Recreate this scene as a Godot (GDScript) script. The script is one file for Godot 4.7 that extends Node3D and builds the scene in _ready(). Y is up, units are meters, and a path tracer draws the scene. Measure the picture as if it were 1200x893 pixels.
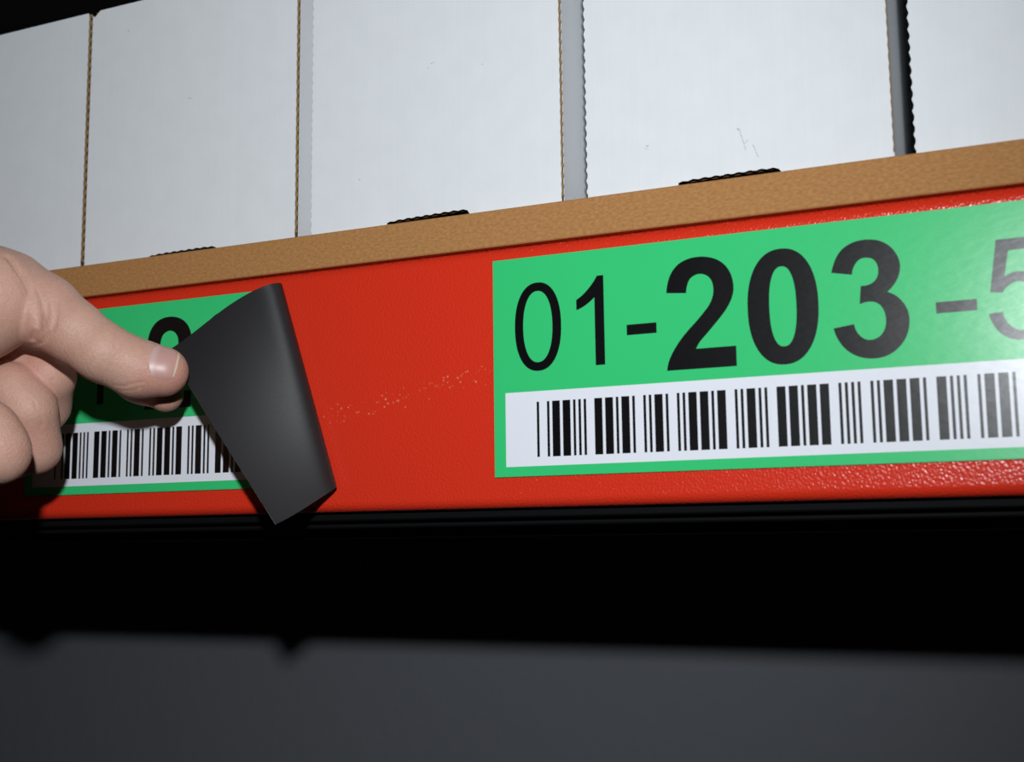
extends Node3D
# Lengths below are millimetres of the real place; MM turns them into metres.
const MM := 0.001
const LABEL_W := 192.7
const LABEL_H := 80.03
const PRINT_H := 75.7        # the height in which the print below is laid out
const WALL_Z := -296.0
const BOX_Z := -4.0          # front faces of the boxes
const BOARD_TOP := 99.9
const BOX_TOP := 219.4
const CODE := "*01-203-5*"
const CODE39 := {"*": "bSbsBsBsb", "0": "bsbSBsBsb", "1": "BsbSbsbsB", "-": "bSbsbsBsB", "2": "bsBSbsbsB", "3": "BsBSbsbsb", "5": "BsbSBsbsb"}

var rng := RandomNumberGenerator.new()
var white_card: StandardMaterial3D
var kraft: StandardMaterial3D
var brown: StandardMaterial3D
var label_print: StandardMaterial3D
var magnet: StandardMaterial3D
var paper_edge: StandardMaterial3D


func _ready() -> void:
	rng.seed = 20
	camera_and_light()
	materials()
	setting()
	beam_and_board()
	boxes()
	flat_label()
	peeled_label()
	hand()


# ------------------------------------------------------------------ camera, light
func camera_and_light() -> void:
	var cam := Camera3D.new()
	cam.name = "camera"
	var att := CameraAttributesPhysical.new()
	att.frustum_focal_length = 12.0 / (446.5 / 1400.0)
	att.frustum_near = 0.02
	att.frustum_far = 20.0
	att.frustum_focus_distance = 0.46
	att.exposure_aperture = 11.0
	cam.attributes = att
	var b := Basis(Vector3(0.9127945, -0.0123637, -0.4082319), Vector3(0.0648790, 0.9912391, 0.1150470), Vector3(0.4032330, -0.1314999, 0.9055998))
	var eye := Vector3(165.581, -22.532, 394.151)
	cam.transform = Transform3D(b, eye * MM)
	add_child(cam)
	cam.current = true

	var env := Environment.new()
	env.background_mode = Environment.BG_COLOR
	env.background_color = Color(0.03, 0.03, 0.033)
	env.background_energy_multiplier = 1.0
	env.tonemap_mode = Environment.TONE_MAPPER_LINEAR
	env.tonemap_exposure = 1.0
	env.sdfgi_enabled = true
	env.ssao_enabled = true
	env.ssil_enabled = true
	var we := WorldEnvironment.new()
	we.name = "world_environment"
	we.environment = env
	add_child(we)

	# the flash on top of the camera
	var flash := SpotLight3D.new()
	flash.name = "camera_flash"
	flash.position = (eye + b.x * 8.0 + b.y * 147.0 + b.z * 90.0) * MM
	add_child(flash)
	flash.look_at_from_position(flash.position, Vector3(-185, 75, 0) * MM, Vector3.UP)
	flash.light_color = Color(0.965, 0.985, 1.0)
	flash.light_energy = 0.31
	flash.spot_angle = 52.0
	flash.spot_angle_attenuation = 1.0
	flash.spot_range = 10.0
	flash.spot_attenuation = 2.0
	flash.light_size = 0.012
	flash.shadow_enabled = true


# ------------------------------------------------------------------ materials
func mat(called: String, c: Color, rough: float, spec := 0.5) -> StandardMaterial3D:
	var m := StandardMaterial3D.new()
	m.resource_name = called
	m.albedo_color = c
	m.roughness = rough
	m.metallic_specular = spec
	return m


func noise_texture(size: int, freq: float, octaves: int, as_normal: bool, strength := 4.0, ramp: Gradient = null, kind := FastNoiseLite.TYPE_SIMPLEX_SMOOTH, height := 0) -> NoiseTexture2D:
	var n := FastNoiseLite.new()
	n.seed = 7
	n.noise_type = kind
	n.frequency = freq
	n.fractal_octaves = octaves
	var t := NoiseTexture2D.new()
	t.width = size
	t.height = height if height else size
	t.seamless = true
	t.noise = n
	t.as_normal_map = as_normal
	t.bump_strength = strength
	if ramp:
		t.color_ramp = ramp
	return t


func ramp(a: Color, b: Color, mid := 0.5) -> Gradient:
	var g := Gradient.new()
	g.set_color(0, a)
	g.set_color(1, b)
	if mid != 0.5:
		g.set_offset(0, mid - 0.3)
		g.set_offset(1, mid + 0.3)
	return g


func triplanar(m: StandardMaterial3D, per_metre: float) -> void:
	m.uv1_triplanar = true
	m.uv1_world_triplanar = true
	m.uv1_scale = Vector3.ONE * per_metre


func materials() -> void:
	white_card = mat("white_card", Color(0.905, 0.915, 0.925), 0.62, 0.4)
	kraft = mat("kraft_board", Color(0.60, 0.49, 0.33), 0.9, 0.2)
	brown = mat("shaded_brown_board", Color(0.34, 0.25, 0.16), 0.9, 0.2)  # kraft darkened to stand for the shade between the flutes
	magnet = mat("black_magnet_sheet", Color(0.135, 0.13, 0.137), 0.45, 0.5)
	magnet.normal_enabled = true
	magnet.normal_texture = noise_texture(256, 0.06, 3, true, 2.0)
	magnet.normal_scale = 0.04
	triplanar(magnet, 40.0)
	paper_edge = mat("white_paper_edge", Color(0.9, 0.9, 0.88), 0.7, 0.3)
	label_print = mat("printed_label", Color.WHITE, 0.28, 0.5)
	label_print.albedo_texture = ImageTexture.create_from_image(label_image())
	label_print.texture_repeat = false
	label_print.normal_enabled = true
	label_print.normal_texture = noise_texture(512, 0.05, 3, true, 2.0)
	label_print.normal_scale = 0.03


# ------------------------------------------------------------------ the print of the labels
func superellipse(cx: float, cy: float, rx: float, ry: float, e: float) -> PackedVector2Array:
	var p := PackedVector2Array()
	for i in 96:
		var a := TAU * i / 96.0
		var c := cos(a)
		var s := sin(a)
		p.append(Vector2(cx + rx * signf(c) * pow(absf(c), 2.0 / e), cy + ry * signf(s) * pow(absf(s), 2.0 / e)))
	return p


func smooth_outline(xy: Array) -> PackedVector2Array:
	# a closed outline through the points: rounded where it bends gently, sharp at corners
	var src := PackedVector2Array()
	for i in range(0, xy.size(), 2):
		src.append(Vector2(xy[i], xy[i + 1]))
	var n := src.size()
	var tangent := []
	for i in n:
		var a := src[i] - src[(i + n - 1) % n]
		var b := src[(i + 1) % n] - src[i]
		tangent.append(Vector2.ZERO if absf(a.angle_to(b)) > 0.8 else (a.normalized() + b.normalized()).normalized())
	var p := PackedVector2Array()
	for i in n:
		var a := src[i]
		var b := src[(i + 1) % n]
		var ta: Vector2 = tangent[i]
		var tb: Vector2 = tangent[(i + 1) % n]
		var l := a.distance_to(b)
		if ta == Vector2.ZERO and tb == Vector2.ZERO:
			p.append(a)
			continue
		if ta == Vector2.ZERO:
			ta = ((b - a) / l * 2.0 - tb).normalized() if tb != Vector2.ZERO else (b - a) / l
		if tb == Vector2.ZERO:
			tb = ((b - a) / l * 2.0 - ta).normalized()
		for k in 6:
			p.append(a.bezier_interpolate(a + ta * l / 3.0, b - tb * l / 3.0, b, k / 6.0))
	return p


func fill_shape(im: Image, px: float, loops: Array, ink: Color) -> void:
	# even-odd scan conversion of outlines given in millimetres from the label's lower left corner
	var edges := []
	var lo := 1e9
	var hi := -1e9
	for loop: PackedVector2Array in loops:
		for i in loop.size():
			var a := loop[i]
			var b := loop[(i + 1) % loop.size()]
			a = Vector2(a.x * px, (PRINT_H - a.y) * px * LABEL_H / PRINT_H)
			b = Vector2(b.x * px, (PRINT_H - b.y) * px * LABEL_H / PRINT_H)
			if a.y != b.y:
				edges.append([a, b] if a.y < b.y else [b, a])
				lo = minf(lo, minf(a.y, b.y))
				hi = maxf(hi, maxf(a.y, b.y))
	var w := im.get_width()
	for y in range(int(lo), int(hi) + 1):
		var cover := {}
		for sub in 4:
			var yy := y + (sub + 0.5) / 4.0
			var xs := []
			for e in edges:
				var a: Vector2 = e[0]
				var b: Vector2 = e[1]
				if a.y <= yy and yy < b.y:
					xs.append(a.x + (b.x - a.x) * (yy - a.y) / (b.y - a.y))
			xs.sort()
			for k in range(0, xs.size() - 1, 2):
				var x0: float = xs[k]
				var x1: float = xs[k + 1]
				for x in range(int(x0), int(x1) + 1):
					cover[x] = cover.get(x, 0.0) + 0.25 * clampf(minf(x1, x + 1.0) - maxf(x0, float(x)), 0.0, 1.0)
		for x: int in cover:
			if x >= 0 and x < w:
				im.set_pixel(x, y, im.get_pixel(x, y).lerp(ink, minf(cover[x], 1.0)))


func fill_box(im: Image, px: float, x0: float, y0: float, x1: float, y1: float, ink: Color) -> void:
	# a rectangle in millimetres, its upright edges blended
	var a := x0 * px
	var b := x1 * px
	var py := px * LABEL_H / PRINT_H
	var top := roundi((PRINT_H - y1) * py)
	var tall := roundi((PRINT_H - y0) * py) - top
	for x in range(int(a), int(b) + 1):
		var share := clampf(minf(b, x + 1.0) - maxf(a, float(x)), 0.0, 1.0)
		if share > 0.0:
			im.fill_rect(Rect2i(x, top, 1, tall), im.get_pixel(x, top + tall / 2).lerp(ink, share))


func label_image() -> Image:
	var w := 2048
	var px := w / LABEL_W
	var im := Image.create(w, roundi(LABEL_H * px), false, Image.FORMAT_RGB8)
	var ink := Color(0.045, 0.04, 0.05)
	im.fill(Color(0.22, 0.80, 0.475))
	fill_box(im, px, 4.55, 3.3, LABEL_W - 4.55, 28.8, Color(0.93, 0.94, 0.97))
	var at := 16.79
	for ch in CODE:
		var code: String = CODE39[ch]
		for e in code:
			var wide := 3.0 if e == "B" or e == "S" else 1.0
			if e == "b" or e == "B":
				fill_box(im, px, at + 0.05, 6.35, at + wide - 0.05, 25.15, ink)
			at += wide
		at += 1.0
	fill_shape(im, px, [superellipse(17.75, 51.1, 9.05, 15.35, 2.25), superellipse(17.7, 51.1, 5.75, 12.4, 2.2)], ink)
	fill_shape(im, px, [smooth_outline([43.2, 66.6, 40.8, 66.6, 39.1, 64.2, 36.8, 61.8, 34.7, 60.1, 32.8, 59.0, 32.8, 55.5, 35.1, 56.3, 37.4, 57.6, 39.7, 59.3, 39.7, 36.2, 43.2, 36.2])], ink)
	fill_box(im, px, 51.5, 45.4, 62.3, 48.9, ink)
	fill_shape(im, px, [smooth_outline([66.2, 58.3, 66.7, 61.2, 67.9, 64.4, 70.6, 67.4, 74.1, 68.9, 77.9, 69.3, 81.1, 68.9, 84.4, 67.7, 87.1, 65.6, 88.9, 62.7, 89.7, 59.3, 89.6, 56.6, 88.6, 53.8, 86.9, 51.1, 84.9, 48.8, 82.5, 46.3, 79.8, 43.6, 77.5, 41.3, 76.1, 39.1,
		89.9, 39.1, 89.9, 32.6, 65.7, 32.6, 66.4, 35.6, 67.9, 38.5, 70.1, 41.6, 72.9, 44.7, 76.3, 47.9, 79.2, 50.8, 81.3, 53.3, 82.5, 55.8, 82.8, 58.2, 82.4, 60.6, 81.3, 62.3, 79.7, 63.3, 77.9, 63.6, 76.2, 63.2, 74.6, 62.1, 73.7, 60.3, 73.2, 57.7])], ink)
	fill_shape(im, px, [superellipse(106.0, 50.5, 11.7, 18.5, 2.25), superellipse(106.05, 50.5, 4.5, 12.8, 2.35)], ink)
	fill_shape(im, px, [smooth_outline([122.3, 59.6, 122.9, 61.6, 124.0, 64.1, 126.0, 66.6, 128.8, 68.2, 132.0, 68.9, 135.2, 68.8, 138.4, 67.9, 141.0, 66.1, 142.9, 63.5, 143.8, 60.9, 143.8, 58.6, 143.1, 56.3, 141.8, 54.2, 139.5, 52.0,
		142.0, 50.7, 144.2, 48.4, 145.5, 45.7, 145.8, 42.6, 145.2, 39.3, 143.6, 36.3, 141.1, 33.9, 138.1, 32.4, 134.6, 31.9, 131.3, 32.3, 128.2, 33.5, 125.4, 35.7, 123.3, 38.8, 122.2, 42.1,
		128.7, 42.9, 129.4, 40.6, 130.8, 38.8, 132.6, 37.8, 134.7, 37.8, 136.8, 38.8, 138.2, 40.8, 138.7, 43.4, 138.3, 46.1, 137.1, 48.2, 135.3, 49.3, 133.3, 49.5, 130.8, 49.0,
		131.4, 54.6, 133.6, 54.7, 135.5, 55.5, 136.8, 57.2, 137.1, 59.2, 136.7, 61.2, 135.6, 62.6, 134.0, 63.2, 132.1, 63.2, 130.5, 62.2, 129.3, 60.4, 128.8, 58.4])], ink)
	fill_box(im, px, 154.0, 44.1, 166.1, 47.5, ink)
	fill_shape(im, px, [smooth_outline([172.7, 64.6, 185.8, 64.6, 185.8, 61.1, 176.0, 61.1, 174.5, 53.4, 176.2, 54.2, 178.6, 54.6, 182.3, 53.6, 185.6, 50.8, 187.4, 47.0, 187.5, 42.5, 185.6, 38.2, 182.4, 35.4, 178.3, 34.4, 174.2, 35.4, 171.3, 38.0, 169.3, 42.7,
		173.4, 43.0, 174.1, 40.5, 175.8, 38.3, 178.3, 37.2, 181.0, 38.0, 183.0, 40.4, 183.9, 44.0, 183.4, 47.5, 181.5, 50.3, 178.6, 51.7, 176.0, 51.0, 173.6, 48.7, 170.1, 49.1])], ink)
	return im


# ------------------------------------------------------------------ building helpers
func commit(called: String, st: SurfaceTool, m: Material, parent: Node = self) -> MeshInstance3D:
	var o := MeshInstance3D.new()
	o.name = called
	o.mesh = st.commit()
	o.material_override = m
	parent.add_child(o, true)
	return o


func begin() -> SurfaceTool:
	var st := SurfaceTool.new()
	st.begin(Mesh.PRIMITIVE_TRIANGLES)
	return st


func thing(called: String, label: String, category: String, group := "") -> Node3D:
	var o := Node3D.new()
	o.name = called
	add_child(o, true)
	tag(o, label, category, group)
	return o


func tag(o: Node, label: String, category: String, group := "", kind := "") -> void:
	o.set_meta("label", label)
	o.set_meta("category", category)
	if group:
		o.set_meta("group", group)
	if kind:
		o.set_meta("kind", kind)


func quad(st: SurfaceTool, a: Vector3, b: Vector3, c: Vector3, d: Vector3, smooth := -1) -> void:
	# a, b, c, d run clockwise as seen from the front
	for p in [a, b, c, a, c, d]:
		st.set_smooth_group(smooth)
		st.add_vertex(p * MM)


func box_shape(lo: Vector3, hi: Vector3, bevel := 0.0) -> SurfaceTool:
	var st := begin()
	if bevel <= 0.0:
		add_prism(st, [Vector2(lo.x, lo.y), Vector2(hi.x, lo.y), Vector2(hi.x, hi.y), Vector2(lo.x, hi.y)], lo.z, hi.z)
	else:
		var c := (lo + hi) / 2.0
		var h := (hi - lo) / 2.0
		var rings := []
		for s in [[-1.0, bevel], [-1.0 , 0.0], [1.0, 0.0], [1.0, bevel]]:
			var inset: float = s[1]
			var z: float = c.z + s[0] * (h.z - (bevel - inset))
			if inset > 0.0:
				z = c.z + s[0] * h.z
			var ring := []
			for k in [Vector2(-1, -1), Vector2(1, -1), Vector2(1, 1), Vector2(-1, 1)]:
				ring.append(Vector3(c.x + k.x * (h.x - inset), c.y + k.y * (h.y - inset), z))
			rings.append(ring)
		for r in 3:
			for k in 4:
				quad(st, rings[r][k], rings[r + 1][k], rings[r + 1][(k + 1) % 4], rings[r][(k + 1) % 4])
		quad(st, rings[0][0], rings[0][1], rings[0][2], rings[0][3])
		quad(st, rings[3][3], rings[3][2], rings[3][1], rings[3][0])
	st.generate_normals()
	return st


func add_prism(st: SurfaceTool, outline: Array, z0: float, z1: float, uv := Rect2()) -> void:
	# an outline in x and y (counter-clockwise seen from +z) given depth from z0 (back) to z1 (front)
	var poly := PackedVector2Array(outline)
	var tri := Geometry2D.triangulate_polygon(poly)
	for side in 2:
		for i in range(0, tri.size(), 3):
			var k := [tri[i], tri[i + 1], tri[i + 2]]
			var turn := (poly[k[1]] - poly[k[0]]).cross(poly[k[2]] - poly[k[0]])
			if (turn > 0.0) == (side == 0):
				k.reverse()
			for j: int in k:
				st.set_smooth_group(-1)
				if uv.size.x > 0.0:
					st.set_uv(Vector2((poly[j].x - uv.position.x) / uv.size.x, 1.0 - (poly[j].y - uv.position.y) / uv.size.y))
				st.add_vertex(Vector3(poly[j].x, poly[j].y, z1 if side == 0 else z0) * MM)
	for i in poly.size():
		var a := poly[i]
		var b := poly[(i + 1) % poly.size()]
		for p in [Vector3(a.x, a.y, z1), Vector3(a.x, a.y, z0), Vector3(b.x, b.y, z0), Vector3(a.x, a.y, z1), Vector3(b.x, b.y, z0), Vector3(b.x, b.y, z1)]:
			st.set_smooth_group(-1)
			if uv.size.x > 0.0:
				st.set_uv(Vector2((p.x - uv.position.x) / uv.size.x, 1.0 - (p.y - uv.position.y) / uv.size.y))
			st.add_vertex(p * MM)


# ------------------------------------------------------------------ setting
func setting() -> void:
	var grey := mat("grey_paint", Color(0.40, 0.41, 0.43), 0.7, 0.3)
	grey.normal_enabled = true
	grey.normal_texture = noise_texture(256, 0.04, 3, true, 2.0)
	grey.normal_scale = 0.15
	triplanar(grey, 6.0)
	var wall := commit("wall_back", box_shape(Vector3(-1400, -700, WALL_Z - 40), Vector3(900, 700, WALL_Z)), grey)
	wall.set_meta("kind", "structure")


func beam_and_board() -> void:
	# red paint with the fine ripple of a sprayed coat, and chips worn through it
	var red := mat("red_paint", Color.WHITE, 0.27, 0.5)
	red.albedo_texture = ImageTexture.create_from_image(paint_image())
	red.normal_enabled = true
	red.normal_texture = noise_texture(2048, 0.2, 2, true, 2.0, null, FastNoiseLite.TYPE_SIMPLEX_SMOOTH, 492)
	red.normal_scale = 0.36
	var black := mat("black_steel", Color(0.05, 0.052, 0.055), 0.7, 0.2)
	var x0 := -420.0
	var x1 := 420.0
	var beam := thing("shelf_beam", "red painted steel shelf beam with rounded edges carrying the labels", "beam")
	# profile (z, y), anticlockwise from the lower back edge when seen along -x
	var prof := [Vector2(-40, -11.3), Vector2(-4, -11.3)]
	for i in 9:
		var a := -PI / 2 + PI / 2 * i / 8.0
		prof.append(Vector2(-4 + 4 * cos(a), -7.3 + 4 * sin(a)))
	for i in 9:
		var a := PI / 2 * i / 8.0
		prof.append(Vector2(-5 + 5 * cos(a), 80.5 + 5 * sin(a)))
	prof.append(Vector2(-40, 85.5))
	var st := begin()
	var n := prof.size()
	var cols := 2
	for i in n:
		var a: Vector2 = prof[i]
		var b: Vector2 = prof[(i + 1) % n]
		var smooth := 1 if i >= 1 and i < n - 2 else -1
		for p in [Vector3(x0, a.y, a.x), Vector3(x0, b.y, b.x), Vector3(x1, b.y, b.x), Vector3(x0, a.y, a.x), Vector3(x1, b.y, b.x), Vector3(x1, a.y, a.x)]:
			st.set_smooth_group(smooth)
			st.set_uv(Vector2((p.x + 300.0) / 500.0, 1.0 - (p.y + p.z * 0.5 + 32.0) / 120.0))
			st.add_vertex(p * MM)
	for k in [x0, x1]:
		for i in range(1, n - 1):
			var t := [prof[0], prof[i], prof[i + 1]]
			if k == x1:
				t.reverse()
			for p: Vector2 in t:
				st.set_smooth_group(-1)
				st.set_uv(Vector2(0.01, 0.5))
				st.add_vertex(Vector3(k, p.y, p.x) * MM)
	st.generate_normals()
	st.generate_tangents()
	commit("beam_body", st, red, beam)
	commit("lower_lip", box_shape(Vector3(x0, -14.6, -44), Vector3(x1, -11.25, -6.5), 0.6), black, beam)
	commit("bottom_channel", box_shape(Vector3(x0, -17.4, -60), Vector3(x1, -15.0, -12), 0.6), black, beam)

	commit("added_shadow_rib", box_shape(Vector3(x0, -21.4, -60), Vector3(x1, -17.35, -27), 0.6), black, beam)  # unseen rib, added to lower the beam's shadow edge on the wall

	var wood := mat("fibreboard", Color.WHITE, 0.8, 0.3)
	var grain := Gradient.new()
	grain.set_color(0, Color(0.645, 0.455, 0.275))
	grain.set_color(1, Color(0.735, 0.535, 0.33))
	grain.set_offset(0, 0.15)
	grain.set_offset(1, 0.85)
	wood.albedo_texture = noise_texture(1024, 0.06, 4, false, 1.0, grain, FastNoiseLite.TYPE_PERLIN)
	wood.normal_enabled = true
	wood.normal_texture = noise_texture(512, 0.08, 3, true, 4.0)
	wood.normal_scale = 0.1
	triplanar(wood, 14.0)
	wood.uv1_scale = Vector3(10.0, 18.0, 18.0)
	var board := commit("shelf_board", box_shape(Vector3(x0, 85.7, WALL_Z + 4), Vector3(x1, BOARD_TOP - 0.1, -0.6), 0.4), wood)
	tag(board, "brown fibreboard shelf lying on the red beam under the white boxes", "shelf board")

	var deck := mat("darkened_deck", Color(0.13, 0.125, 0.125), 0.8, 0.2)  # near-black colour stands in for the shadow above the boxes
	var up := commit("upper_shelf", box_shape(Vector3(x0, 256, WALL_Z + 4), Vector3(x1, 274, -2), 0.8), deck)
	tag(up, "underside of the next shelf above the white boxes, coloured black to imitate darkness", "shelf board")


func paint_image() -> Image:
	var w := 2048
	var h := 492
	var im := Image.create(w, h, false, Image.FORMAT_RGB8)
	im.fill(Color(0.865, 0.205, 0.12))
	var px := w / 500.0
	# chips along a scuffed streak between the two labels, and a few round the label's edges
	for i in 90:
		var t := rng.randf()
		var x := lerpf(-88.0, -17.0, t) + rng.randfn(0.0, 2.0)
		var y := lerpf(26.5, 38.6, t) + rng.randfn(0.0, 2.2)
		chip(im, px, x, y, rng.randf_range(0.12, 0.34) * (1.4 if rng.randf() < 0.12 else 1.0), rng.randf_range(0.25, 0.85))
	for i in 60:
		chip(im, px, rng.randf_range(-20, 165), rng.randf_range(-8, -0.6) if i % 2 else rng.randf_range(80.3, 84), rng.randf_range(0.1, 0.25), rng.randf_range(0.2, 0.6))
	for i in 30:
		chip(im, px, rng.randf_range(-130, 60), rng.randf_range(-4, 76), rng.randf_range(0.08, 0.18), rng.randf_range(0.1, 0.35))
	return im


func chip(im: Image, px: float, x: float, y: float, r: float, share: float) -> void:
	var cx := (x + 300.0) * px
	var cy := (1.0 - (y + 32.0) / 120.0) * im.get_height()
	var rp := maxf(r * px, 0.6)
	for j in range(int(cy - rp - 1), int(cy + rp + 2)):
		for i in range(int(cx - rp - 1), int(cx + rp + 2)):
			if i >= 0 and j >= 0 and i < im.get_width() and j < im.get_height():
				var d := Vector2(i + 0.5 - cx, j + 0.5 - cy).length()
				im.set_pixel(i, j, im.get_pixel(i, j).lerp(Color(0.95, 0.66, 0.58), share * clampf(rp + 0.5 - d, 0.0, 1.0)))


# ------------------------------------------------------------------ boxes
func boxes() -> void:
	# [left, right, label, scuffs (x, y, x, y), height of the notch at its left and right end]
	var list := [
		[-334.0, -221.9, "white corrugated box farthest left, partly behind the hand", [], 2.0, 2.0],
		[-219.6, -107.9, "white corrugated box just right of the hand, above the peeling label", [-164.1, 169.2, -162.0, 168.7, -198.7, 206.9, -198.0, 206.0], 1.5, 1.9],
		[-100.1, 9.3, "white corrugated box standing above the bare red stretch between the labels", [-44.9, 163.2, -43.4, 164.1, -46.4, 162.1, -45.8, 161.7, -77.8, 121.0, -77.0, 120.5, -22.6, 159.2, -22.2, 159.0], 2.0, 2.9],
		[19.2, 126.7, "white corrugated box with brown scratches low on its face, above 203", [75.1, 118.3, 75.7, 117.5, 75.9, 118.1, 77.9, 110.1, 77.9, 112.6, 78.8, 113.6, 80.3, 111.8, 82.2, 107.0, 42.1, 116.6, 42.9, 116.9, 41.8, 115.9, 42.5, 115.7], 2.2, 2.6],
		[133.3, 243.0, "white corrugated box cut off by the right edge, past the black gap", [], 2.2, 2.5],
	]
	for b in list:
		make_box(b[0], b[1], b[2], b[3], b[4], b[5])


func panel_material(x0: float, x1: float, scuffs: Array) -> StandardMaterial3D:
	var m: StandardMaterial3D = white_card.duplicate()
	m.albedo_color = Color.WHITE
	var w := 640
	var h := 640
	var im := Image.create(w, h, false, Image.FORMAT_RGB8)
	# faint washboard of the flutes and fibre of the paper
	var n := FastNoiseLite.new()
	n.seed = int(x0) + 500
	n.frequency = 0.012
	var base := white_card.albedo_color
	for x in w:
		var wash := 1.0 + 0.006 * n.get_noise_2d(x * 9.0, 3.0)
		for y in h:
			var f := wash + 0.012 * n.get_noise_2d(x * 0.9, y * 0.9)
			im.set_pixel(x, y, Color(base.r * f, base.g * f, base.b * f))
	for i in range(0, scuffs.size(), 4):
		var a := Vector2((scuffs[i] - x0) / (x1 - x0) * w, (BOX_TOP - scuffs[i + 1]) / (BOX_TOP - BOARD_TOP) * h)
		var b := Vector2((scuffs[i + 2] - x0) / (x1 - x0) * w, (BOX_TOP - scuffs[i + 3]) / (BOX_TOP - BOARD_TOP) * h)
		var steps := int(a.distance_to(b)) + 1
		for k in steps + 1:
			var p := a.lerp(b, float(k) / steps) + Vector2(rng.randf_range(-0.8, 0.8), rng.randf_range(-0.8, 0.8))
			var xi := clampi(int(p.x), 0, w - 2)
			var yi := clampi(int(p.y), 0, h - 2)
			im.set_pixel(xi, yi, im.get_pixel(xi, yi).lerp(Color(0.42, 0.33, 0.25), rng.randf_range(0.25, 0.8)))
	m.albedo_texture = ImageTexture.create_from_image(im)
	return m


func make_box(x0: float, x1: float, label: String, scuffs: Array, low: float, high: float) -> void:
	var root := thing("cardboard_box", label, "box", "white boxes along the shelf")
	var back := BOX_Z - 2.6
	var pitch := 4.0
	var bottom := BOARD_TOP + 0.05
	# outline of the front: wavy cut sides, a hand notch in the lower edge
	var out := []
	var mid := (x0 + x1) / 2.0 - 1.0
	out.append(Vector2(x0 + 0.3, bottom))
	out.append(Vector2(mid - 18.6, bottom))
	out.append(Vector2(mid - 18.3, bottom + low - 0.5))
	for i in 37:
		var t := i / 36.0
		out.append(Vector2(mid - 18.0 + 35.0 * t, bottom + lerpf(low, high, t) + 0.22 * sin(t * 55.0) - 0.5 * pow(absf(t * 2.0 - 1.0), 6.0)))
	out.append(Vector2(mid + 18.4, bottom))
	out.append(Vector2(x1 - 0.1, bottom))
	var rows := int((BOX_TOP - bottom) * 1.25)
	for i in range(1, rows):
		var y := lerpf(bottom, BOX_TOP, float(i) / rows)
		out.append(Vector2(x1 - 0.1 + 0.10 * sin(y * TAU / pitch), y))
	out.append(Vector2(x1 - 0.4, BOX_TOP))
	out.append(Vector2(x0 + 4.5, BOX_TOP))
	out.append(Vector2(x0 + 0.4, BOX_TOP - 3.4))
	for i in range(rows - 5, 0, -1):
		var y := lerpf(bottom, BOX_TOP, float(i) / rows)
		out.append(Vector2(x0 + 0.2 + 0.28 * sin(y * TAU / pitch) + 0.08 * sin(y * 3.1), y))
	var st := begin()
	add_prism(st, out, BOX_Z - 0.35, BOX_Z, Rect2(x0, BOARD_TOP, x1 - x0, BOX_TOP - BOARD_TOP))
	st.generate_normals()
	commit("front_panel", st, panel_material(x0, x1, scuffs), root)
	# the fluted core seen on the cut edge
	st = begin()
	var mz := BOX_Z - 1.45
	var n := int((BOX_TOP - bottom - 3.0) / pitch * 10.0)
	for i in n:
		var ya := bottom + 3.2 + pitch * i / 10.0
		var yb := ya + pitch / 10.0
		var za := mz + 0.62 * sin(ya * TAU / pitch)
		var zb := mz + 0.62 * sin(yb * TAU / pitch)
		var xa := x0 + 0.9
		var xb := x1 + 0.15
		for t in [0.24, -0.24]:
			var p := [Vector3(xa, ya, za + t), Vector3(xa, yb, zb + t), Vector3(xb, yb, zb + t), Vector3(xb, ya, za + t)]
			if t < 0:
				p.reverse()
			quad(st, p[0], p[1], p[2], p[3], 1)
		quad(st, Vector3(xb, ya, za + 0.24), Vector3(xb, yb, zb + 0.24), Vector3(xb, yb, zb - 0.24), Vector3(xb, ya, za - 0.24))
		quad(st, Vector3(xa, ya, za - 0.24), Vector3(xa, yb, zb - 0.24), Vector3(xa, yb, zb + 0.24), Vector3(xa, ya, za + 0.24))
	st.generate_normals()
	commit("corrugated_core", st, kraft, root)
	# inner liner with the same notch, coloured dark to imitate shade deep between the flutes
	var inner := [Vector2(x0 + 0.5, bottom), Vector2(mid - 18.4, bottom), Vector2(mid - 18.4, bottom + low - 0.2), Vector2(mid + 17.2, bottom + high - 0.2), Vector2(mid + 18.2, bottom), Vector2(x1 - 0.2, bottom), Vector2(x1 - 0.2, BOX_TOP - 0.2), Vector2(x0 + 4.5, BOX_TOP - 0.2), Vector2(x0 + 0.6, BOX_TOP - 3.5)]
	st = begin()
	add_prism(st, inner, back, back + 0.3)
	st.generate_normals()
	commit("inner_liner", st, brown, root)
	# walls, lid and base behind it
	var deep := back - 235.0
	var right := x1
	commit("side_wall", box_shape(Vector3(right - 2.6, bottom, deep), Vector3(right, BOX_TOP - 0.3, back)), white_card, root)
	commit("side_wall", box_shape(Vector3(x0 + 0.2, bottom, deep), Vector3(x0 + 2.8, BOX_TOP - 3.6, back)), white_card, root)
	commit("back_wall", box_shape(Vector3(x0 + 2.8, bottom, deep), Vector3(right - 2.6, BOX_TOP - 0.3, deep + 2.6)), white_card, root)
	commit("lid", box_shape(Vector3(x0 + 2.8, BOX_TOP - 2.9, deep + 2.6), Vector3(right - 2.6, BOX_TOP - 0.3, back)), white_card, root)
	commit("base", box_shape(Vector3(x0 + 2.8, bottom, deep + 2.6), Vector3(right - 2.6, bottom + 2.0, back - 4.0)), kraft, root)


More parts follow.
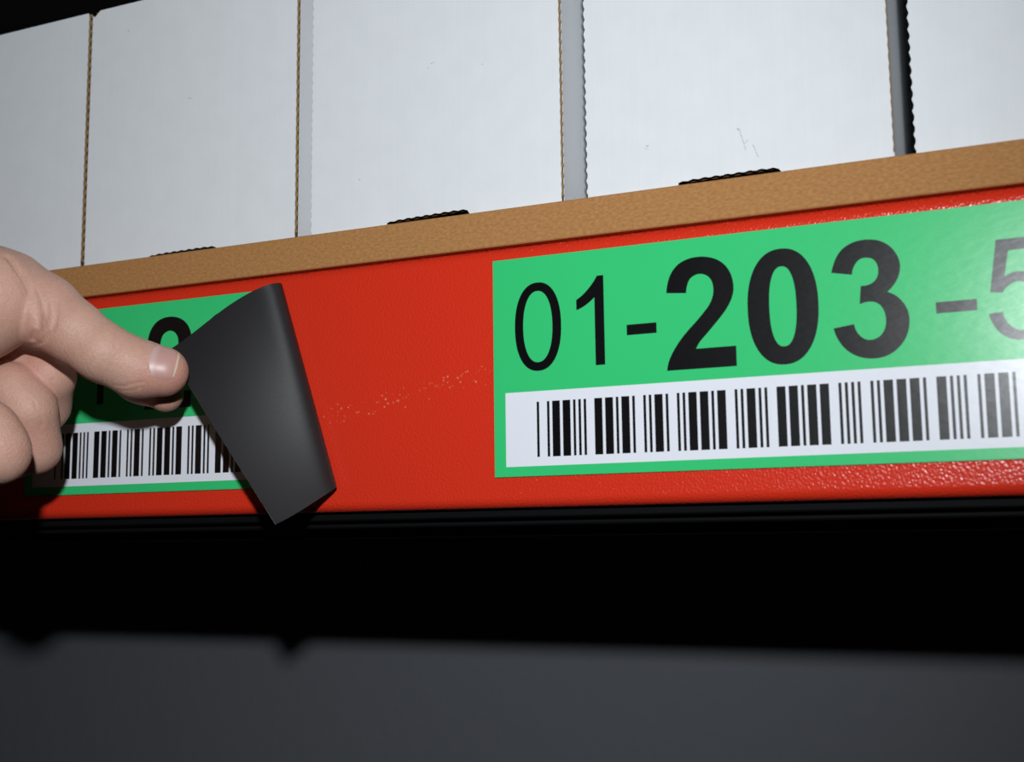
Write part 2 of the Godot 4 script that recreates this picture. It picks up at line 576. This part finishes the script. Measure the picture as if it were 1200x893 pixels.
# ------------------------------------------------------------------ labels
func flat_label() -> void:
	var root := thing("magnetic_label", "flat green magnetic location label with barcode reading 01-203-5 on the red beam", "label")
	var o := Vector3(-16.79, -0.21, 0.0)
	commit("magnet_backing", box_shape(o + Vector3(0, 0, 0.02), o + Vector3(LABEL_W, LABEL_H, 0.62), 0.1), magnet, root)
	sheet(root, func(x: float, y: float) -> Array: return [Vector3(o.x + x, o.y + y, 0.0), Vector3(0, 0, 1)], 24, 10, 0.64, 0.84)


# a thin sheet over a surface: print on its face, white paper on its cut edges
func sheet(root: Node3D, at: Callable, nx: int, ny: int, lo: float, hi: float) -> void:
	var st := begin()
	grid(st, at, nx, ny, hi, true)
	st.generate_normals()
	st.generate_tangents()
	commit("printed_face", st, label_print, root)
	st = begin()
	grid(st, at, nx, ny, lo, false)
	rim(st, at, nx, ny, lo, hi)
	st.generate_normals()
	commit("paper_edge", st, paper_edge, root)


func grid(st: SurfaceTool, at: Callable, nx: int, ny: int, lift: float, front: bool) -> void:
	var pts := []
	for j in ny + 1:
		for i in nx + 1:
			var s: Array = at.call(LABEL_W * i / nx, LABEL_H * j / ny)
			pts.append(s[0] + s[1] * lift)
	for j in ny:
		for i in nx:
			var k := [[i, j], [i, j + 1], [i + 1, j + 1], [i, j], [i + 1, j + 1], [i + 1, j]]
			if not front:
				k.reverse()
			for c in k:
				st.set_smooth_group(1)
				st.set_uv(Vector2(float(c[0]) / nx, 1.0 - float(c[1]) / ny))
				st.add_vertex(pts[c[1] * (nx + 1) + c[0]] * MM)


func rim(st: SurfaceTool, at: Callable, nx: int, ny: int, lo: float, hi: float) -> void:
	var loop := []
	for i in nx:
		loop.append(Vector2(LABEL_W * i / nx, 0))
	for j in ny:
		loop.append(Vector2(LABEL_W, LABEL_H * j / ny))
	for i in nx:
		loop.append(Vector2(LABEL_W * (nx - i) / nx, LABEL_H))
	for j in ny:
		loop.append(Vector2(0, LABEL_H * (ny - j) / ny))
	for i in loop.size():
		var a: Vector2 = loop[i]
		var b: Vector2 = loop[(i + 1) % loop.size()]
		var pa: Array = at.call(a.x, a.y)
		var pb: Array = at.call(b.x, b.y)
		quad(st, pa[0] + pa[1] * hi, pb[0] + pb[1] * hi, pb[0] + pb[1] * lo, pa[0] + pa[1] * lo)


func curl(x: float, y: float) -> Array:
	# the label lies flat up to a slanting line, then bends over towards the viewer and back to the left, more loosely at its top
	var p := Vector2(x - 244.7, y - 1.1)
	var lean := 0.268
	var across := Vector2(cos(lean), sin(lean))
	var along := Vector2(-sin(lean), cos(lean))
	var t := p.dot(along)
	var m := (t - 50.0) / 40.0
	var start := -90.9 - 3.13 * m
	var u := p.dot(across) - start
	if u <= 0.0:
		return [Vector3(p.x, p.y, 0.0), Vector3(0, 0, 1)]
	var turn := 2.502 + 0.315 * m
	var reach := maxf(12.39 + 2.67 * m, 1.0)
	var q := Vector2.ZERO
	for i in 48:
		var a := turn * (1.0 - exp(-pow(u * (i + 0.5) / 48.0 / reach, 3.29)))
		q += Vector2(cos(a), sin(a))
	q *= u / 48.0
	var end := turn * (1.0 - exp(-pow(u / reach, 3.29)))
	t = 50.0 + (t - 50.0) * (1.0 + 0.086 * pow(sin(PI * clampf(u / 70.0, 0.0, 1.0)), 2.0))
	var g := across * (start + q.x) + along * t
	var n := across * -sin(end)
	return [Vector3(g.x, g.y, q.y), Vector3(n.x, n.y, cos(end))]


func peeled_label() -> void:
	var root := thing("magnetic_label", "green magnetic barcode label peeled back by the hand, showing its black reverse", "label")
	var nx := 150
	var ny := 24
	var st := begin()
	grid(st, curl, nx, ny, 0.62, true)
	grid(st, curl, nx, ny, 0.02, false)
	rim(st, curl, nx, ny, 0.02, 0.62)
	st.generate_normals()
	commit("magnet_backing", st, magnet, root)
	sheet(root, curl, nx, ny, 0.64, 0.84)


# ------------------------------------------------------------------ the hand
# chains of joints: x, y, z and radius in millimetres
const CHAINS := {
	"palm": [-234.1, 71.1, 62.0, 20.0, -204.3, 74.4, 60.0, 16.5],
	"wrist": [-250.0, 55.0, 58.0, 24.0, -300.0, 30.0, 92.0, 27.0, -390.0, -12.0, 160.0, 33.0, -470.0, -62.0, 222.0, 39.0],
	"heel": [-265.5, 37.3, 50.0, 21.0, -242.0, 55.1, 42.0, 18.0],
	"thenar": [-224.0, 64.7, 74.0, 21.0, -196.1, 67.0, 75.0, 21.0, -190.0, 69.6, 70.0, 17.6],
	"thumb": [-191.2, 73.6, 63.0, 15.4, -177.6, 65.5, 59.0, 13.0, -165.7, 57.4, 56.0, 10.8, -155.5, 49.2, 51.0, 10.2, -147.7, 43.7, 41.5, 10.3, -139.2, 42.5, 36.5, 9.5],
	"index": [-249.8, 66.1, 40.0, 12.0, -206.9, 61.2, 26.0, 9.2, -182.9, 53.1, 22.0, 8.4, -163.6, 43.2, 21.0, 7.9, -149.2, 35.9, 23.0, 7.0],
	"middle": [-244.3, 54.3, 44.0, 11.0, -208.8, 49.4, 46.0, 9.3, -191.8, 43.6, 42.0, 8.9, -200.1, 33.2, 35.0, 8.4, -215.1, 22.5, 27.0, 7.6],
	"ring": [-251.4, 47.0, 50.0, 10.0, -209.7, 38.4, 53.0, 9.3, -197.9, 36.7, 53.0, 9.0, -191.6, 28.9, 51.0, 8.5, -194.4, 15.2, 45.0, 8.3, -214.9, 11.4, 36.0, 7.5],
	"little": [-247.9, 32.2, 66.0, 10.0, -198.0, 26.0, 82.0, 9.8, -180.5, 18.4, 82.0, 9.5, -176.5, 10.4, 79.0, 9.1, -196.0, 6.5, 68.0, 8.0],
}
const BLEND := {"palm": 10.0, "wrist": 10.0, "heel": 10.0, "thenar": 4.0, "thumb": 5.0, "index": 9.0, "middle": 8.0, "ring": 9.0, "little": 9.0}
const JOIN := {"thenar": 16.0, "thumb": 4.0, "index": 6.0, "middle": 3.0, "ring": 3.0, "little": 3.0}
# creases of the skin: depth, width, then points
const CREASES := [
	[2, 1.2, -179.6, 83.7, 75.3, -175.3, 78.8, 75.1, -173.0, 74.4, 73.4, -171.7, 69.8, 71.6, -169.7, 65.2, 71.3, -169.1, 60.5, 70.4, -170.1, 56.0, 69.2, -174.7, 52.9, 67.0],
	[0.8, 0.8, -174.7, 78.6, 72.8, -172.2, 72.6, 70.9, -168.8, 65.9, 70.6, -167.9, 60.5, 69.9, -169.5, 55.7, 69.0],
	[0.6, 0.9, -170.6, 73.8, 68.8, -167.1, 67.6, 69.0, -165.9, 61.7, 69.1, -167.7, 56.8, 69.1],
	[0.7, 0.9, -164.2, 67.1, 66.5, -162.6, 60.4, 67.8, -164.2, 55.1, 68.1, -170.7, 52.0, 66.7, -179.3, 51.5, 63.3],
	[0.5, 0.7, -174.7, 76.4, 77.1, -172.6, 70.9, 74.8, -172.0, 65.9, 72.4],
	[0.25, 0.55, -152.0, 60.8, 55.7, -149.5, 56.3, 58.6, -147.6, 52.2, 59.2],
	[0.22, 0.5, -154.9, 63.1, 58.8, -152.2, 58.2, 59.8, -151.2, 53.4, 61.5],
	[0.2, 0.5, -147.5, 57.7, 52.4, -145.6, 53.1, 56.1, -144.7, 49.2, 56.1],
	[0.28, 0.6, -149.3, 36.1, 51.3, -145.5, 35.7, 50.1, -141.6, 36.8, 49.1, -139.1, 37.2, 47.3],
	[0.2, 0.6, -148.9, 34.4, 49.0, -144.2, 34.2, 47.8, -140.4, 35.4, 46.7],
	[0.25, 0.6, -185.5, 45.8, 51.0, -183.1, 43.8, 49.0, -182.7, 40.6, 47.8],
	[0.25, 0.6, -185.1, 34.2, 59.3, -182.7, 31.7, 57.3, -181.8, 27.8, 56.2],
	[0.2, 0.6, -181.7, 27.9, 55.9, -181.5, 25.4, 53.9, -182.3, 22.9, 53.0],
	[0.3, 0.8, -140.4, 51.9, 46.4, -138.6, 48.0, 48.1, -136.9, 44.0, 47.7, -135.2, 41.4, 45.9, -133.0, 40.4, 43.8, -130.7, 41.7, 41.3],
]
const ORDER := ["palm", "wrist", "heel", "thenar", "thumb", "index", "middle", "ring", "little"]
var bones := []      # [chain number, from, to, radius, radius]
var near := []       # per chain, the bones close to the block that is being meshed
var folds := []
var near_folds := []


func smin(a: float, b: float, k: float) -> float:
	var h := maxf(k - absf(a - b), 0.0) / k
	return minf(a, b) - h * h * k * 0.25


func bone_distance(p: Vector3, b: Array) -> float:
	var a: Vector3 = b[1]
	var ab: Vector3 = b[2] - a
	var t := clampf((p - a).dot(ab) / ab.length_squared(), 0.0, 1.0)
	return (p - a - ab * t).length() - (b[3] + (b[4] - b[3]) * t)


func skin(p: Vector3, creased := true) -> float:
	var palm := 1e6
	var whole := 1e6
	for c in 9:
		var d := 1e6
		for b in near[c]:
			d = smin(d, bone_distance(p, b), BLEND[ORDER[c]])
		if c < 3:
			palm = smin(palm, d, 16.0)
			whole = palm
		elif d < 1e5:
			whole = smin(whole, smin(d, palm, JOIN[ORDER[c]]), 1.2)
	if creased:
		for f in near_folds:
			var m := 1e6
			var pts: PackedVector3Array = f[2]
			for i in pts.size() - 1:
				m = minf(m, p.distance_squared_to(Geometry3D.get_closest_point_to_segment(p, pts[i], pts[i + 1])))
			if m < 9.0:
				whole += f[0] * exp(-m / (f[1] * f[1]))
	return whole


func gather(c: Vector3, reach: float) -> bool:
	near = []
	var best := 1e6
	var ds := PackedFloat32Array()
	for b in bones:
		var d := bone_distance(c, b)
		ds.append(d)
		best = minf(best, d)
	for i in 9:
		near.append([])
	for i in bones.size():
		if ds[i] < maxf(best, 0.0) + 2.0 * reach + 16.0:
			near[bones[i][0]].append(bones[i])
	near_folds = []
	for f in folds:
		var pts: PackedVector3Array = f[2]
		for i in pts.size() - 1:
			if c.distance_to(Geometry3D.get_closest_point_to_segment(c, pts[i], pts[i + 1])) < reach + 3.0:
				near_folds.append(f)
				break
	return best < reach + 8.0


func tone(p: Vector3) -> Color:
	# pinker at the tips, the pads and the knuckles, paler on the thenar and along the thumb (linear values)
	var base := Color(0.57, 0.335, 0.255)
	var pink := Color(0.56, 0.26, 0.20)
	var k := 0.0
	k = maxf(k, 0.75 * smoothstep(20.0, 4.0, p.distance_to(Vector3(-131, 35, 44))))
	k = maxf(k, 0.7 * smoothstep(16.0, 3.0, p.distance_to(Vector3(-150, 35, 20))))
	k = maxf(k, 0.45 * smoothstep(16.0, 4.0, p.distance_to(Vector3(-172, 50, 64))))
	k = maxf(k, 0.5 * smoothstep(14.0, 3.0, p.distance_to(Vector3(-188, 47, 52))))
	k = maxf(k, 0.4 * smoothstep(14.0, 3.0, p.distance_to(Vector3(-184, 18, 52))))
	k = maxf(k, 0.4 * smoothstep(14.0, 3.0, p.distance_to(Vector3(-192, 12, 62))))
	var c := base.lerp(pink, k)
	var n := blotch.get_noise_3d(p.x, p.y, p.z)
	var f := blotch.get_noise_3d(p.x * 5.0 + 90.0, p.y * 5.0, p.z * 5.0)
	c = c.lerp(pink, clampf(n * 0.5, 0.0, 0.3))
	return Color(c.r * (1.0 + 0.05 * f), c.g * (1.0 + 0.07 * f), c.b * (1.0 + 0.07 * f))

var blotch := FastNoiseLite.new()


func mesh_skin(st: SurfaceTool, lo: Vector3, hi: Vector3, step: float, first: int) -> int:
	# surface nets, block by block: one vertex in each cell that the surface crosses
	var block := 8
	var size := Vector3i(((hi - lo) / step / block).ceil()) * block
	var value := {}       # lattice corner -> distance
	var vertex := {}      # cell -> index
	var sx := size.x + 2
	var sy := size.y + 2
	var count := first
	var half := step * block * 0.5
	var reach := half * 1.7321 + step
	var crossing := []    # [corner key, axis, inside first]
	var cells := {}
	for bx in size.x / block:
		for by in size.y / block:
			for bz in size.z / block:
				var c := lo + Vector3(bx, by, bz) * step * block + Vector3.ONE * half
				if not gather(c, reach):
					continue
				if absf(skin(c, false)) > reach + 3.0:
					continue
				var o := Vector3i(bx, by, bz) * block
				for i in block + 1:
					for j in block + 1:
						for k in block + 1:
							var key := (o.x + i) + sx * ((o.y + j) + sy * (o.z + k))
							if not value.has(key):
								value[key] = skin(lo + Vector3(o.x + i, o.y + j, o.z + k) * step)
				for i in block:
					for j in block:
						for k in block:
							var at := Vector3i(o.x + i, o.y + j, o.z + k)
							var key := at.x + sx * (at.y + sy * at.z)
							var v := [value[key], value[key + 1], value[key + sx], value[key + sx + 1], value[key + sx * sy], value[key + sx * sy + 1], value[key + sx * sy + sx], value[key + sx * sy + sx + 1]]
							var inside := 0
							for q in 8:
								if v[q] < 0.0:
									inside += 1
							if inside == 0 or inside == 8:
								continue
							var sum := Vector3.ZERO
							var hits := 0
							for e in EDGES:
								var a: float = v[e[0]]
								var b: float = v[e[1]]
								if (a < 0.0) != (b < 0.0):
									var pa := Vector3(e[0] & 1, (e[0] >> 1) & 1, (e[0] >> 2) & 1)
									var pb := Vector3(e[1] & 1, (e[1] >> 1) & 1, (e[1] >> 2) & 1)
									sum += pa.lerp(pb, a / (a - b))
									hits += 1
							var p := lo + (Vector3(at) + sum / hits) * step
							var h := 0.35
							var n := Vector3.ZERO
							for s in [Vector3(1, -1, -1), Vector3(-1, -1, 1), Vector3(-1, 1, -1), Vector3(1, 1, 1)]:
								n += s * skin(p + s * h)
							n = n.normalized()
							p -= n * skin(p)
							st.set_normal(n)
							st.set_color(tone(p))
							st.add_vertex(p * MM)
							vertex[key] = count
							count += 1
	var strides := [1, sx, sx * sy]
	for key: int in vertex:
		for axis in 3:
			var s: int = strides[axis]
			var a: float = value[key]
			var b: float = value[key + s]
			if (a < 0.0) == (b < 0.0):
				continue
			var u: int = strides[(axis + 1) % 3]
			var w: int = strides[(axis + 2) % 3]
			var q := [key, key - u, key - u - w, key - w]
			if not (vertex.has(q[1]) and vertex.has(q[2]) and vertex.has(q[3])):
				continue
			var v := [vertex[q[0]], vertex[q[1]], vertex[q[2]], vertex[q[3]]]
			if a < 0.0:
				v.reverse()
			for i in [0, 1, 2, 0, 2, 3]:
				st.add_index(v[i])
	return count

const EDGES := [[0, 1], [2, 3], [4, 5], [6, 7], [0, 2], [1, 3], [4, 6], [5, 7], [0, 4], [1, 5], [2, 6], [3, 7]]


func hand() -> void:
	blotch.seed = 3
	blotch.frequency = 0.05
	for c in 9:
		var l: Array = CHAINS[ORDER[c]]
		for i in range(0, l.size() - 4, 4):
			bones.append([c, Vector3(l[i], l[i + 1], l[i + 2]), Vector3(l[i + 4], l[i + 5], l[i + 6]), l[i + 3], l[i + 7]])
	for l: Array in CREASES:
		var pts := PackedVector3Array()
		for i in range(2, l.size(), 3):
			pts.append(Vector3(l[i], l[i + 1], l[i + 2]))
		folds.append([l[0], l[1], pts])
	var flesh := mat("skin", Color.WHITE, 0.53, 0.45)
	flesh.vertex_color_use_as_albedo = true
	flesh.normal_enabled = true
	flesh.normal_texture = noise_texture(512, 0.06, 4, true, 6.0, null, FastNoiseLite.TYPE_CELLULAR)
	flesh.normal_scale = 0.6
	triplanar(flesh, 30.0)
	flesh.subsurf_scatter_enabled = true
	flesh.subsurf_scatter_strength = 0.015
	var root := thing("person", "bare hand reaching in from the left, thumb and finger pinching the peeled label", "person")
	var st := begin()
	var n := mesh_skin(st, Vector3(-252, -10, 4), Vector3(-118, 102, 104), 1.0, 0)
	mesh_skin(st, Vector3(-520, -110, 8), Vector3(-249, 100, 272), 3.0, n)
	commit("hand", st, flesh, root)
	nail(root)


func nail(root: Node3D) -> void:
	# the thumbnail, laid over the skin of the last joint
	var a := Vector3(-147.7, 43.7, 41.5)
	var axis := (Vector3(-139.2, 42.5, 36.5) - a).normalized()
	var to_eye := (Vector3(165.6, -22.5, 394.2) - Vector3(-131, 43, 44)).normalized()
	var out := (to_eye - axis * to_eye.dot(axis)).normalized()
	var side := axis.cross(out)
	if side.y < 0:
		side = -side
	var top := (out * cos(0.52) + side * sin(0.52)).normalized()
	side = axis.cross(top)
	gather(Vector3(-134, 42, 42), 30.0)
	var nu := 22
	var nv := 18
	var st := begin()
	var pts := []
	var cols := []
	for j in nv + 1:
		for i in nu + 1:
			# square to rounded square
			var s := i / float(nu) * 2.0 - 1.0
			var t := j / float(nv) * 2.0 - 1.0
			var e := s * sqrt(1.0 - 0.46 * t * t) if s < 0.0 else s * sqrt(1.0 - 0.36 * t * t)
			var f := t * sqrt(1.0 - 0.40 * s * s)
			var u := 12.6 + 6.4 * e
			var ang := 0.86 * f
			var dir := (top * cos(ang) + side * sin(ang)).normalized()
			var p0 := a + axis * minf(u, 11.5)
			if u > 11.5:
				dir = (dir + axis * (u - 11.5) * 0.085).normalized()
			var r0 := 2.0
			var r1 := 16.0
			for k in 18:
				var m := (r0 + r1) / 2.0
				if skin(p0 + dir * m, false) < 0.0:
					r0 = m
				else:
					r1 = m
			var rim_drop := 0.34 * pow(maxf(absf(e), absf(f)), 10.0) * (0.2 if s > 0.0 and absf(t) < 0.8 else 1.0)
			pts.append(p0 + dir * (r0 + 0.34 - rim_drop))
			var c := Color(0.54, 0.30, 0.265)
			c = c.lerp(Color(0.58, 0.39, 0.365), smoothstep(-0.45, -0.8, s + 0.25 * f * f))
			c = c.lerp(Color(0.72, 0.60, 0.46), smoothstep(0.74, 0.84, s))
			cols.append(c)
	for j in nv:
		for i in nu:
			for c in [[i, j], [i + 1, j], [i + 1, j + 1], [i, j], [i + 1, j + 1], [i, j + 1]]:
				var k: int = c[1] * (nu + 1) + c[0]
				st.set_smooth_group(1)
				st.set_color(cols[k])
				st.add_vertex(pts[k] * MM)
	st.generate_normals()
	var m := mat("nail", Color.WHITE, 0.40, 0.5)
	m.vertex_color_use_as_albedo = true
	var o := commit("thumbnail", st, m, root)
	o.set_meta("label", "short trimmed thumbnail with pale free edge")
